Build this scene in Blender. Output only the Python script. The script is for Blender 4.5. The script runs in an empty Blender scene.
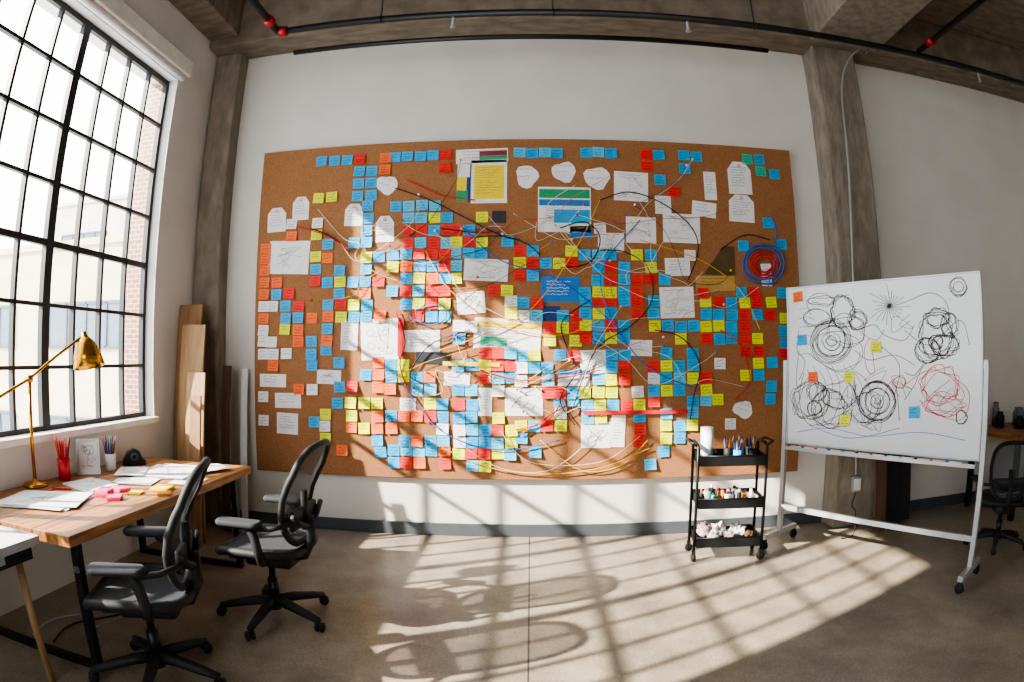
import bpy, math, random
from mathutils import Vector, Matrix, noise
random.seed(31)
F=600.0; EH=1.55
YAW=.030; PITCH=.0233
CR=Matrix.Rotation(YAW,3,'Z')@Matrix.Rotation(math.pi/2+PITCH,3,'X')
def ray(px,py):
    dx,dy=px-512,341-py; r=math.hypot(dx,dy) or 1e-6; th=r/F
    return CR@Vector((math.sin(th)*dx/r,math.sin(th)*dy/r,-math.cos(th)))
def W(px,py,y):
    d=ray(px,py); return Vector((0,0,EH))+d*(y/d.y)
def G(px,py,z=0):
    d=ray(px,py); return Vector((0,0,EH))+d*((z-EH)/d.z)
def vert(a,b,z0,z1):
    d1,d2=ray(*a),ray(*b); t1,t2=d1.z/d1.y,d2.z/d2.y; y=(z1-z0)/(t1-t2); return Vector((y*(d1.x/d1.y+d2.x/d2.y)/2,y))
COL=bpy.context.scene.collection
# ---------------------------------------------------------------- materials
def hexc(h):
    h=h.lstrip('#'); r=[int(h[i:i+2],16)/255 for i in (0,2,4)]
    return tuple(c/12.92 if c<=0.04045 else ((c+0.055)/1.055)**2.4 for c in r)
def mat(name,col,rough=.6,metal=0,col2=None,scale=8,detail=4,bump=0,bscale=None,stretch=None,alpha=None,lo=.35,hi=.65):
    if isinstance(col,str): col=hexc(col)
    if isinstance(col2,str): col2=hexc(col2)
    m=bpy.data.materials.new(name); m.use_nodes=True; nt=m.node_tree; N=nt.nodes; L=nt.links
    b=N['Principled BSDF']; b.inputs['Roughness'].default_value=rough; b.inputs['Metallic'].default_value=metal
    b.inputs['Base Color'].default_value=(*col,1)
    tc=N.new('ShaderNodeTexCoord'); mp=N.new('ShaderNodeMapping'); L.new(tc.outputs['Object'],mp.inputs[0])
    if stretch: mp.inputs['Scale'].default_value=stretch
    if col2 is None: col2=tuple(c*.88 for c in col)
    n=N.new('ShaderNodeTexNoise'); n.inputs['Scale'].default_value=scale; n.inputs['Detail'].default_value=detail
    L.new(mp.outputs[0],n.inputs['Vector'])
    r=N.new('ShaderNodeValToRGB'); r.color_ramp.elements[0].position=lo; r.color_ramp.elements[1].position=hi
    r.color_ramp.elements[0].color=(*col,1); r.color_ramp.elements[1].color=(*col2,1)
    L.new(n.outputs['Fac'],r.inputs[0]); L.new(r.outputs[0],b.inputs['Base Color'])
    if bump:
        n2=N.new('ShaderNodeTexNoise'); n2.inputs['Scale'].default_value=bscale or scale*3; n2.inputs['Detail'].default_value=5
        L.new(mp.outputs[0],n2.inputs['Vector'])
        bp=N.new('ShaderNodeBump'); bp.inputs['Strength'].default_value=bump; bp.inputs['Distance'].default_value=.01
        L.new(n2.outputs['Fac'],bp.inputs['Height']); L.new(bp.outputs[0],b.inputs['Normal'])
    if alpha is not None: b.inputs['Alpha'].default_value=alpha
    return m
M={}
M['wall']=mat('painted_wall','#d4d1ca',.85,col2='#cecbc4',scale=2,bump=.1,bscale=60)
M['wallside']=mat('painted_side_wall','#d8d6d2',.85,col2='#d0cecb',scale=2,bump=.1,bscale=60)
M['concrete']=mat('raw_concrete','#8f8679',.9,col2='#776f62',scale=9,detail=12,bump=.8,bscale=30,stretch=(1.4,1.4,.5))
M['concrete2']=mat('ceiling_concrete','#83786a',.9,col2='#6a6053',scale=5,detail=10,bump=.6,bscale=20,stretch=(1,3,1))
M['cork']=mat('cork','#9c6d46',.9,col2='#865a37',scale=110,detail=6,bump=.3,bscale=200)
M['base']=mat('baseboard_grey','#454b50',.5)
M['steel']=mat('black_window_steel','#1c1d1f',.5)
M['black']=mat('black_plastic','#17181b',.65)
M['blackm']=mat('black_powder_coat','#1a1b1d',.4,metal=.3)
M['mesh']=mat('chair_mesh_fabric','#2c2e32',.9,scale=200,alpha=.9)
M['meshback']=mat('chair_back_mesh','#575b61',.9,scale=200,alpha=.72)
M['arm']=mat('armrest_foam','#22262b',.85)
M['alu']=mat('aluminium','#b9bcc0',.4,metal=.5)
M['brass']=mat('brass','#c4953a',.22,metal=1,col2='#b3832c')
M['desk']=mat('desk_oak','#b07a45',.5,col2='#7d4f27',scale=5,detail=8,stretch=(9,.8,6),bump=.15)
M['ply']=mat('plywood','#9b7450',.7,col2='#866142',scale=5,stretch=(8,8,.8))
M['ply2']=mat('pale_pine','#ab8a63',.7,col2='#967651',scale=5,stretch=(8,8,.8))
M['darkwood']=mat('dark_board','#5c4130',.7,col2='#4a3426',scale=5,stretch=(8,8,.8))
M['white']=mat('white_plastic','#e8e8e6',.4)
M['paper']=mat('white_paper','#e4e4e3',.8,col2='#dadadb')
M['ink']=mat('black_ink','#26282e',.6)
M['ink2']=mat('grey_pencil','#6c7078',.8)
M['wbink']=mat('dry_marker_black','#33363c',.6)
M['inkb']=mat('blue_ink','#2c58b0',.6)
M['inkr']=mat('red_ink','#d3212a',.6)
M['B']=mat('sticky_blue','#0ca6de',.7,col2='#0a9bd2')
M['L']=mat('sticky_light_blue','#4cbfe8',.7,col2='#42b4de')
M['R']=mat('sticky_red','#e8291f',.7,col2='#d8221a')
M['Y']=mat('sticky_yellow','#dfe814',.7,col2='#d2dc12')
M['O']=mat('sticky_orange','#f46c2c',.7,col2='#e86022')
M['T']=mat('sticky_teal','#2fb79c',.7)
M['pink']=mat('sticky_pink','#f0408c',.7)
M['navy']=mat('navy_card','#1f3d7a',.8)
M['bluep']=mat('blue_card','#2277c4',.8)
M['olive']=mat('kraft_paper','#5a4726',.8,col2='#4b3b20')
M['tan']=mat('tan_paper','#b8954f',.8,col2='#a88644')
M['yellowp']=mat('yellow_card','#f0d320',.8)
M['green']=mat('green_card','#2e9a6a',.8)
M['maroon']=mat('maroon_card','#8c2a3c',.8)
M['redpipe']=mat('red_fitting','#a81a22',.4)
M['redcup']=mat('red_cup','#c0202a',.4)
M['pipe']=mat('black_pipe','#0e0d0c',.5)
M['galv']=mat('galvanised_conduit','#a2a3a1',.5,metal=.3)
M['wb']=mat('whiteboard_enamel','#d6dadd',.16,col2='#ced4d8',scale=1)
M['facade']=mat('stucco_facade','#bfb198',.9,col2='#b0a28a',scale=1)
M['facade2']=mat('pale_facade','#bdb8ac',.9,col2='#aeaa9f',scale=1)
M['glassdark']=mat('dark_window_glass','#5b6872',.2)
M['frameg']=mat('grey_window_frame','#4b5056',.5)
M['amber']=mat('amber_plastic','#c97a24',.4)
M['rubber']=mat('rubber','#101012',.7)
M['cloth']=mat('pink_cloth','#b79a9a',.9,col2='#8d7a80',scale=12)
def brick():
    m=bpy.data.materials.new('brick'); m.use_nodes=True; nt=m.node_tree
    t=nt.nodes.new('ShaderNodeTexBrick'); t.inputs['Scale'].default_value=6
    t.inputs['Color1'].default_value=(*hexc('#9a6650'),1); t.inputs['Color2'].default_value=(*hexc('#7f5140'),1); t.inputs['Mortar'].default_value=(*hexc('#b9b0a4'),1)
    tc=nt.nodes.new('ShaderNodeTexCoord'); mp=nt.nodes.new('ShaderNodeMapping'); mp.inputs['Rotation'].default_value=(math.pi/2,0,0)
    nt.links.new(tc.outputs['Object'],mp.inputs[0]); nt.links.new(mp.outputs[0],t.inputs[0])
    nt.links.new(t.outputs[0],nt.nodes['Principled BSDF'].inputs['Base Color']); return m
M['brick']=brick()
def floormat():
    m=bpy.data.materials.new('polished_concrete_floor'); m.use_nodes=True; nt=m.node_tree; N=nt.nodes; L=nt.links
    b=N['Principled BSDF']; tc=N.new('ShaderNodeTexCoord')
    n=N.new('ShaderNodeTexNoise'); n.inputs['Scale'].default_value=2.2; n.inputs['Detail'].default_value=12; n.inputs['Roughness'].default_value=.72
    L.new(tc.outputs['Object'],n.inputs['Vector'])
    r=N.new('ShaderNodeValToRGB'); e=r.color_ramp.elements; e[0].position=.3; e[1].position=.68
    e[0].color=(*hexc('#6a6156'),1); e[1].color=(*hexc('#a09482'),1); L.new(n.outputs['Fac'],r.inputs[0])
    n3=N.new('ShaderNodeTexNoise'); n3.inputs['Scale'].default_value=70; n3.inputs['Detail'].default_value=5; L.new(tc.outputs['Object'],n3.inputs['Vector'])
    mx=N.new('ShaderNodeMix'); mx.data_type='RGBA'; mx.blend_type='OVERLAY'; mx.inputs['Factor'].default_value=.55
    L.new(r.outputs[0],mx.inputs['A']); L.new(n3.outputs['Fac'],mx.inputs['B'])
    sp=N.new('ShaderNodeSeparateXYZ'); L.new(tc.outputs['Object'],sp.inputs[0])
    def joint(out,period,off):
        a=N.new('ShaderNodeMath'); a.operation='ADD'; a.inputs[1].default_value=off; L.new(out,a.inputs[0])
        p=N.new('ShaderNodeMath'); p.operation='PINGPONG'; p.inputs[1].default_value=period/2; L.new(a.outputs[0],p.inputs[0])
        c=N.new('ShaderNodeMath'); c.operation='LESS_THAN'; c.inputs[1].default_value=.005; L.new(p.outputs[0],c.inputs[0]); return c.outputs[0]
    j1=joint(sp.outputs['X'],9.2,0)
    mj=N.new('ShaderNodeMix'); mj.data_type='RGBA'; L.new(j1,mj.inputs['Factor']); L.new(mx.outputs['Result'],mj.inputs['A']); mj.inputs['B'].default_value=(*hexc('#3a352e'),1)
    L.new(mj.outputs['Result'],b.inputs['Base Color'])
    rr=N.new('ShaderNodeMapRange'); rr.inputs['To Min'].default_value=.2; rr.inputs['To Max'].default_value=.45; L.new(n.outputs['Fac'],rr.inputs[0]); L.new(rr.outputs[0],b.inputs['Roughness'])
    return m
M['floor']=floormat()
# ---------------------------------------------------------------- mesh builder
class MB:
    def __init__(s): s.v=[];s.f=[];s.m=[];s.s=[]
    def add(s,vs,fs,mi=0,sm=False,X=None):
        o=len(s.v)
        for v in vs:
            v=Vector(v)
            s.v.append(X@v if X is not None else v)
        for f in fs: s.f.append([i+o for i in f]); s.m.append(mi); s.s.append(sm)
        return s
    def box(s,a,b,mi=0,X=None):
        (x0,y0,z0),(x1,y1,z1)=a,b
        vs=[(x0,y0,z0),(x1,y0,z0),(x1,y1,z0),(x0,y1,z0),(x0,y0,z1),(x1,y0,z1),(x1,y1,z1),(x0,y1,z1)]
        return s.add(vs,[(0,3,2,1),(4,5,6,7),(0,1,5,4),(1,2,6,5),(2,3,7,6),(3,0,4,7)],mi,False,X)
    def lathe(s,prof,n=20,c=(0,0,0),mi=0,X=None,cap=True):
        vs=[];fs=[]
        for r,z in prof:
            for i in range(n):
                a=2*math.pi*i/n; vs.append((c[0]+r*math.cos(a),c[1]+r*math.sin(a),c[2]+z))
        for j in range(len(prof)-1):
            for i in range(n):
                k=(i+1)%n; fs.append((j*n+i,j*n+k,(j+1)*n+k,(j+1)*n+i))
        s.add(vs,fs,mi,True,X)
        if cap:
            o=len(s.v)-len(vs)
            for idx in (list(range(n))[::-1],[(len(prof)-1)*n+i for i in range(n)]):
                s.f.append([o+i for i in idx]); s.m.append(mi); s.s.append(False)
        return s
    def tube(s,pts,r=.01,n=8,mi=0,closed=False,X=None,rs=None):
        pts=[Vector(p) for p in pts]; L=len(pts); vs=[];fs=[]; up=None
        for i,p in enumerate(pts):
            if closed: t=pts[(i+1)%L]-pts[i-1]
            else: t=pts[min(i+1,L-1)]-pts[max(i-1,0)]
            if t.length<1e-9: t=Vector((0,0,1))
            t.normalize()
            if up is None: up=Vector((0,0,1)) if abs(t.z)<.9 else Vector((1,0,0))
            a=t.cross(up)
            if a.length<1e-4: a=t.cross(Vector((.3,1,.2)))
            a.normalize()
            rr=rs[i] if rs else r
            bb=t.cross(a)
            for k in range(n):
                w=2*math.pi*k/n; vs.append(p+(a*math.cos(w)+bb*math.sin(w))*rr)
            up=a.cross(t)
        m=L if closed else L-1
        for i in range(m):
            j=(i+1)%L
            for k in range(n):
                q=(k+1)%n; fs.append((i*n+k,i*n+q,j*n+q,j*n+k))
        if not closed: fs.append(tuple(range(n))[::-1]); fs.append(tuple((L-1)*n+k for k in range(n)))
        return s.add(vs,fs,mi,True,X)
    def rbox(s,c,d,r,mi=0,X=None,n=4):
        hx,hy,hz=d[0]/2,d[1]/2,d[2]/2; r=min(r,hx,hy)
        def ring(ins,z):
            out=[]
            for sx,sy,a0 in((1,1,0),(-1,1,90),(-1,-1,180),(1,-1,270)):
                for i in range(n+1):
                    a=math.radians(a0+90*i/n); out.append((c[0]+sx*(hx-r)+(r-ins)*math.cos(a),c[1]+sy*(hy-r)+(r-ins)*math.sin(a),c[2]+z))
            return out
        e=min(r*.5,hz*.6); R=[ring(e,-hz),ring(0,-hz+e),ring(0,hz-e),ring(e,hz)]
        k=len(R[0]); vs=sum(R,[]); fs=[]
        for j in range(3):
            for i in range(k): q=(i+1)%k; fs.append((j*k+i,j*k+q,(j+1)*k+q,(j+1)*k+i))
        s.add(vs,fs,mi,True,X)
        o=len(s.v)-len(vs); s.f.append([o+i for i in range(k)][::-1]); s.m.append(mi); s.s.append(False)
        s.f.append([o+3*k+i for i in range(k)]); s.m.append(mi); s.s.append(False)
        return s
    def blob(s,c,d,amp,seed,mi=0,nu=20,nv=12,flat=.9):
        vs=[];fs=[]
        for j in range(nv+1):
            ph=math.pi*j/nv
            for i in range(nu):
                a=2*math.pi*i/nu; u=Vector((math.sin(ph)*math.cos(a),math.sin(ph)*math.sin(a),math.cos(ph)))
                k=1+amp*noise.noise(u*2.2+Vector((seed,0,0)))+amp*.6*noise.noise(u*5+Vector((0,seed,0)))
                p=Vector((u.x*d[0]*k,u.y*d[1]*k,u.z*d[2]*k)); p.z=max(p.z,-d[2]*flat); vs.append(p+Vector(c)+Vector((0,0,d[2]*flat)))
        for j in range(nv):
            for i in range(nu): q=(i+1)%nu; fs.append((j*nu+i,(j+1)*nu+i,(j+1)*nu+q,j*nu+q))
        return s.add(vs,fs,mi,True)
    def mesh(s,name,mats):
        me=bpy.data.meshes.new(name); me.from_pydata([tuple(v) for v in s.v],[],s.f)
        for m in mats: me.materials.append(M[m] if isinstance(m,str) else m)
        me.polygons.foreach_set('material_index',s.m); me.polygons.foreach_set('use_smooth',s.s); me.update(); return me
    def build(s,name,mats,parent=None,loc=(0,0,0),rot=(0,0,0),bevel=0,label=None,cat=None,group=None,kind=None,recenter=False):
        loc=Vector(loc)
        if recenter:
            lo=Vector([min(v[i] for v in s.v) for i in range(3)]); hi=Vector([max(v[i] for v in s.v) for i in range(3)])
            c=(lo+hi)/2; s.v=[v-c for v in s.v]; loc=loc+c
        if isinstance(mats,str): mats=[mats]
        o=bpy.data.objects.new(name,s.mesh(name,mats)); COL.objects.link(o); o.location=loc; o.rotation_euler=rot
        if parent: o.parent=parent
        if bevel:
            b=o.modifiers.new('bevel','BEVEL'); b.width=bevel; b.segments=2; b.limit_method='ANGLE'
        tag(o,label,cat,group,kind); return o
def tag(o,label=None,cat=None,group=None,kind=None):
    if label:o['label']=label
    if cat:o['category']=cat
    if group:o['group']=group
    if kind:o['kind']=kind
def thing(name,label,cat,loc=(0,0,0),rz=0,group=None):
    o=bpy.data.objects.new(name,None); o.empty_display_size=.1; COL.objects.link(o); o.location=loc; o.rotation_euler=(0,0,rz); tag(o,label,cat,group); return o
def copy_tree(root,loc,rz,label=None):
    def rec(o,par):
        c=o.copy(); COL.objects.link(c)
        if par: c.parent=par
        for ch in o.children: rec(ch,c)
        return c
    c=rec(root,None); c.location=loc; c.rotation_euler=(0,0,rz)
    if label:c['label']=label
    return c
def spline(pts,n=8,closed=False):
    pts=[Vector(p) for p in pts]; out=[]; L=len(pts)
    for i in range(L if closed else L-1):
        g=lambda k: pts[k%L] if closed else pts[max(0,min(L-1,k))]
        p0,p1,p2,p3=g(i-1),g(i),g(i+1),g(i+2)
        for j in range(n):
            t=j/n; out.append(.5*((2*p1)+(p2-p0)*t+(2*p0-5*p1+4*p2-p3)*t*t+(3*p1-p0-3*p2+p3)*t**3))
    if not closed: out.append(pts[-1])
    return out
def struct(name,mb,mats,bevel=0,label=None): return mb.build(name,mats,kind='structure',bevel=bevel,label=label)
# ---------------------------------------------------------------- room
D=4.97; XL=-3.05; XR=7.0; YB=-4.0; ZC=4.98; ZB=4.46
WY0,WY1,WZ0,WZ1=.6,4.2,1.02,3.93
struct('floor',MB().box((XL-.4,YB,-.12),(XR+.2,D+.2,0)),'floor')
struct('ceiling',MB().box((XL-.4,YB,ZC),(XR+.2,D+.2,ZC+.2)),'concrete2')
struct('wall_back',MB().box((XL-.35,D,0),(XR+.2,D+.2,ZC)),'wall')
struct('wall_right',MB().box((XR,YB,0),(XR+.2,D,ZC)),'wall')
RX0,RX1=-2.7,-.2  # opening added in the unseen rear wall so sky light fills the room
w=MB(); w.box((XL-.35,YB-.2,0),(RX0,YB,ZC)); w.box((RX1,YB-.2,0),(XR+.2,YB,ZC)); w.box((RX0,YB-.2,0),(RX1,YB,.8)); w.box((RX0,YB-.2,4.2),(RX1,YB,ZC))
struct('wall_rear',w,'wall')
w=MB(); X0=XL-.3
WIN=[(WY0,WY1),(-3.9,-1.5)]
w.box((X0,YB,0),(XL,D,WZ0)); w.box((X0,YB,WZ1),(XL,D,ZC))
w.box((X0,WIN[0][1],WZ0),(XL,D,WZ1)); w.box((X0,WIN[1][1],WZ0),(XL,WIN[0][0],WZ1)); w.box((X0,YB,WZ0),(XL,WIN[1][0],WZ1))
struct('wall_left',w,'wallside')
t=MB(); t.box((XL-.13,WY0-.0,WZ0-.03),(XL+.05,WY1,WZ0+.015)); struct('trim_1',t,'white',label='white painted window sill')
struct('trim_2',MB().box((XL-.3,WY1-.02,WZ0),(XL-.13,WY1-.001,WZ1)),'brick',label='exposed brick window jamb')
for k,(a,b) in enumerate(WIN):
    m=MB(); x=XL-.11; n=12 if k==0 else 8; st=(b-a)/n
    for i in range(n+1):
        th=.038 if (i%4==0) else .0125
        yy=b-i*st
        m.box((x-.022,yy-th,WZ0+.01),(x+.022,yy+th,WZ1))
    for j in range(8):
        zz=WZ0+.02+(WZ1-WZ0-.04)*j/7; th=.028 if j in(0,7) else (.022 if j==3 else .0125)
        m.box((x-.02,a,zz-th),(x+.02,b,zz+th))
    struct('window_%d'%(k+1),m,'steel',label='black steel industrial window with small panes')
m=MB()  # bars of the added rear opening, out of view, there for fill light
for i in range(6): xx=RX0+.02+i*(RX1-RX0-.04)/5; m.box((xx-.02,YB-.12,.8),(xx+.02,YB-.08,4.2))
for j in range(7): zz=.82+j*3.36/6; m.box((RX0,YB-.12,zz-.02),(RX1,YB-.08,zz+.02))
struct('window_3',m,'steel',label='black steel industrial window with small panes')
struct('trim_3',MB().box((-3.04,4.8,0),(-2.76,D+.01,ZB+.01)),'concrete',bevel=.02,label='raw concrete column')
struct('trim_4',MB().box((2.69,4.72,0),(3.16,D+.01,ZB+.01)),'concrete',bevel=.02,label='raw concrete column')
struct('trim_5',MB().box((XL,4.62,ZB),(XR,D,ZC)),'concrete2',bevel=.02,label='concrete beam along the wall top')
struct('trim_6',MB().box((XL,YB,ZB+.08),(-2.72,4.62,ZC)),'concrete2',bevel=.02,label='concrete edge beam over the windows')
struct('trim_7',MB().box((2.62,YB,ZB-.03),(3.36,4.62,ZC)),'concrete',bevel=.02,label='concrete ceiling beam')
struct('baseboard_back',MB().box((-2.76,D-.02,0),(2.69,D,.11)),'base',bevel=.004)
struct('baseboard_right',MB().box((3.16,D-.02,0),(XR,D,.11)),'base',bevel=.004)
rs=thing('roller_shade','rolled-up white fabric window shade in its headbox','window shade',(XL+.002,2.4,4.02))
m=MB(); m.box((0,-1.9,-.06),(.11,1.85,.1)); m.build('headbox','white',rs,bevel=.015)
m=MB(); m.tube([(.055,-1.8,-.075),(.055,1.8,-.075)],.035,14); m.build('fabric_roll','paper',rs)
# ---------------------------------------------------------------- pipes
def pipe(runs,r,label,fit=(),heads=()):
    o=Vector(runs[0][0]); root=thing('sprinkler_pipe',label,'pipe',o)
    m=MB()
    for pts in runs: m.tube([Vector(p)-o for p in pts],r,10)
    m.build('pipe_run','pipe',root)
    for p,ax in fit:
        m=MB(); c=Vector(p)-o; ax=Vector(ax)*.035
        m.tube([c-ax,c+ax],r*1.6,12); m.build('coupling','redpipe',root,label='red pipe coupling')
    for p in heads:
        m=MB(); c=Vector(p)-o; m.tube([c,c-Vector((0,0,.09))],.011,8); m.lathe([(.006,-.02),(.016,-.018),(.016,0),(.006,.004)],10,c=tuple(c-Vector((0,0,.09)))); m.lathe([(.0,-.002),(.024,-.002),(.024,.002),(0,.002)],12,c=tuple(c-Vector((0,0,.125)))); m.tube([c-Vector((0,0,.1)),c-Vector((0,0,.125))],.005,6)
        m.build('sprinkler_head','galv',root)
zp=4.28
pipe([[(-2.12,4.25,zp),(6.95,4.25,zp)],[(-2.12,-3.9,zp),(-2.12,4.25,zp)]],.03,'black sprinkler pipe hung under the concrete ceiling',fit=[((-2.07,4.25,zp),(1,0,0)),((-2.12,4.05,zp),(0,1,0))],heads=[(-.6,4.25,zp),(1.3,4.25,zp),(4.4,4.25,zp)])
pipe([[(-2.05,4.5,4.19),(2.1,4.5,4.19)]],.022,'thin black sprinkler pipe under the concrete beam')
pipe([[(3.6,-3.9,zp+.02),(3.6,4.21,zp+.02)]],.028,'black sprinkler branch pipe below the ceiling',fit=[((3.6,4.0,zp+.02),(0,1,0))])
cp=spline([(3.1,4.4,zp),W(872,42,4.6),W(850,58,4.66),W(842,90,4.69),W(848,160,4.69),W(853,270,4.69),W(856,400,4.69),W(856,475,4.69)],6)
m=MB(); m.tube(cp,.011,8); m.build('conduit','galv',label='thin grey conduit running down the concrete column',cat='conduit',recenter=True)
ob=thing('outlet_box','grey metal outlet box on the concrete column','outlet',W(856,484,4.70))
MB().box((-.05,-.02,-.07),(.05,.02,.07)).build('box','galv',ob,bevel=.005)
MB().box((-.035,-.026,-.05),(.035,-.02,.05)).build('faceplate','white',ob)
for sx in(-1.2,.2,1.9):
    m=MB(); m.tube([(sx,4.25,zp),(sx,4.25,ZC)],.007,6); m.tube([(sx,4.25+.033*math.cos(a),zp+.033*math.sin(a)) for a in [i*math.pi/5 for i in range(10)]],.005,5,closed=True)
    m.build('pipe_hanger','pipe',label='thin rod hanger holding the sprinkler pipe',cat='pipe hanger',group='pipe hangers',recenter=True)
# ---------------------------------------------------------------- cork board
CF=4.925
bx0,bx1=W(255,310,CF).x,W(800,310,CF).x; bz0,bz1=W(530,480,CF).z,W(530,139,CF).z
m=MB(); m.box((bx0,CF,bz0),(bx1,D-.002,bz1)); m.build('cork_board','cork',bevel=.004,label='huge brown cork board covered with notes',cat='cork board',recenter=True)
PSPOT=[]
def scrib(mb,x0,x1,z,h,y,mi,n=9):
    prev=None; w=.0019
    for i in range(n+1):
        x=x0+(x1-x0)*i/n; zz=z+random.uniform(-h,h)
        if prev and random.random()>.12:
            px,pz=prev; yy=y(px,pz); y2=y(x,zz)
            mb.add([(px,yy,pz-w),(x,y2,zz-w),(x,y2,zz+w),(px,yy,pz+w)],[(0,1,2,3)],mi)
        prev=(x,zz)
def notemesh(col,ink,k):
    mb=MB(); hw,hh=.0505,.047; c1=random.uniform(.004,.016); c2=random.uniform(-.004,.008)
    def y(x,z,off=-.0008):
        t=(hh-z)/(2*hh); return -(c1*t*t+c2*t*max(0,x/hw))*1.0-.001+off
    n=4; vs=[];fs=[]
    for j in range(n+1):
        for i in range(n+1):
            x=-hw+2*hw*i/n; z=-hh+2*hh*j/n; vs.append((x,y(x,z,0),z))
    for j in range(n):
        for i in range(n): fs.append((j*(n+1)+i,j*(n+1)+i+1,(j+1)*(n+1)+i+1,(j+1)*(n+1)+i))
    mb.add(vs,fs,0,True)
    rows=random.choice([2,3,3])
    for r in range(rows):
        z=hh*.5-r*hh*.52; scrib(mb,-hw*.75,hw*random.uniform(.3,.8),z,.006,y,1)
    return mb.mesh('sticky_note_'+col,[col,ink])
NM={}
for c in 'BLRYOT': NM[c]=[notemesh(c,'ink',k) for k in range(5)]
NM['W']=[notemesh('paper','ink2',k) for k in range(5)]
cname={'B':'blue','R':'red','Y':'yellow','O':'orange','T':'teal','L':'light blue'}
def marks(mb,w,h,kind,yo=-.0015):
    y=lambda x,z:yo
    if kind in('text','tag','blob'):
        n=max(2,int(h/.035)) if kind!='blob' else 2
        for r in range(n):
            z=h*.32-r*(h*.64/n); scrib(mb,-w*.36,w*random.uniform(.1,.36),z,.006,y,1,max(5,int(w/.012)))
    elif kind=='diagram':
        for _ in range(6):
            cx,cz=random.uniform(-w*.3,w*.3),random.uniform(-h*.3,h*.3); r=random.uniform(.012,.03)
            pts=[(cx+r*math.cos(q)*1.2,yo,cz+r*math.sin(q)) for q in [i*math.pi/6 for i in range(12)]]
            mb.tube(pts,.001,4,1,closed=True)
        for _ in range(4):
            mb.tube([(random.uniform(-w*.4,w*.4),yo,random.uniform(-h*.4,h*.4)) for _ in range(2)],.001,4,1)
        for r in range(2): scrib(mb,-w*.4,w*.3,-h*.35+r*h*.75,.005,y,1,10)
    elif kind=='sketch':
        for _ in range(4):
            p=[(random.uniform(-w*.35,w*.35),yo,random.uniform(-h*.35,h*.35)) for _ in range(5)]
            mb.tube(spline(p,5),.001,4,1)
def paper(x0,y0,x1,y1,kind='text',shape='rect',col='paper',bands=(),tilt=None,name='paper_sheet',label=None,lift=.004,ink='ink2'):
    mx,my=(x0+x1)/2,(y0+y1)/2
    c=W(mx,my,CF); w=W(x1,my,CF).x-W(x0,my,CF).x; h=W(mx,y0,CF).z-W(mx,y1,CF).z
    PSPOT.append((c.x-w/2,c.z-h/2,c.x+w/2,c.z+h/2))
    mb=MB()
    if shape=='rect': out=[(-w/2,-h/2),(w/2,-h/2),(w/2,h/2),(-w/2,h/2)]
    elif shape=='tri': out=[(-w/2,-h/2),(w/2,-h/2),(w/2,h/2),(w*.15,h/2)]
    elif shape=='tag': out=[(-w/2,-h/2),(w/2,-h/2),(w/2,h*.25),(w*.25,h/2),(-w*.25,h/2),(-w/2,h*.25)]
    else:
        out=[]
        for i in range(16):
            a=2*math.pi*i/16; rr=1+.1*math.sin(3*a+x0)+.06*math.cos(5*a)
            out.append((w/2*rr*math.cos(a),h/2*rr*math.sin(a)))
    n=len(out); t=.0015
    mb.add([(x,-t/2,z) for x,z in out]+[(x,t/2,z) for x,z in out],[tuple(range(n)),tuple(range(2*n-1,n-1,-1))]+[(i,i+n,(i+1)%n+n,(i+1)%n) for i in range(n)])
    mats=[col,ink]
    for(b0,z0,b1,z1,cc) in bands:
        if cc not in mats: mats.append(cc)
        q=[((b0-.5)*w,(.5-z1)*h),((b1-.5)*w,(.5-z1)*h),((b1-.5)*w,(.5-z0)*h),((b0-.5)*w,(.5-z0)*h)]
        mb.add([(x,-.0013,z) for x,z in q],[(0,1,2,3)],mats.index(cc))
    if kind: marks(mb,w,h,kind,-.0022)
    if shape=='tag':
        if 'inkr' not in mats: mats.append('inkr')
        k=mats.index('inkr'); mb.tube([(.012*math.cos(q),-.0025,h*.38+.012*math.sin(q)) for q in [i*math.pi/4 for i in range(8)]],.003,5,k,closed=True)
    if tilt is None: tilt=random.uniform(-.04,.04)
    o=mb.build(name,mats,loc=(c.x,CF-lift,c.z),rot=(0,tilt,0))
    tag(o,label or 'white sheet of paper with handwriting on the cork board','paper'); return o
T='gift_tag'; TL='white paper tag with red eyelet pinned to the cork board'
paper(471,160,507,203,'text',bands=[(.08,.12,.92,.9,'yellowp')],label='white poster sheet with a large yellow note on the cork board')
paper(456,149,508,163,'text',bands=[(.45,.15,.98,.5,'maroon'),(.45,.5,.98,.8,'green')],name='printed_card',label='white printed card with maroon and green bars on the cork board')
paper(457,164,471,202,None,bands=[(0,.0,.9,.35,'paper'),(0,.35,.7,.7,'yellowp'),(0,.7,.8,1,'green')],col='navy',name='printed_card',label='narrow multicoloured card on the cork board')
for r in((516,165,538,188),(552,162,576,182),(584,167,610,189)): paper(*r,'blob','blob',name='cut_out_shape',label='round-cut white paper with handwriting on the cork board')
paper(614,172,648,201,'diagram')
paper(538,187,591,232,'text',bands=[(.02,.05,.98,.25,'green'),(.02,.28,.98,.42,'bluep'),(.3,.5,.98,.8,'B')],label='white sheet with green and blue bars on the cork board')
for r in((728,162,751,194),(729,195,754,222),(293,197,309,220),(345,204,363,226),(268,208,286,232),(376,216,394,242)): paper(*r,'tag','tag',name=T,label=TL)
paper(376,176,398,194,'blob','blob',tilt=.3,name='cut_out_shape',label='torn white paper scrap on the cork board')
paper(269,241,309,274,'sketch'); paper(626,217,656,243,'sketch'); paper(655,196,671,214,'text'); paper(663,214,700,243,'diagram',lift=.0075)
paper(692,202,716,217,'text',tilt=.1); paper(598,233,624,252,'diagram'); paper(704,172,716,200,'text',col='paper')
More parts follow.
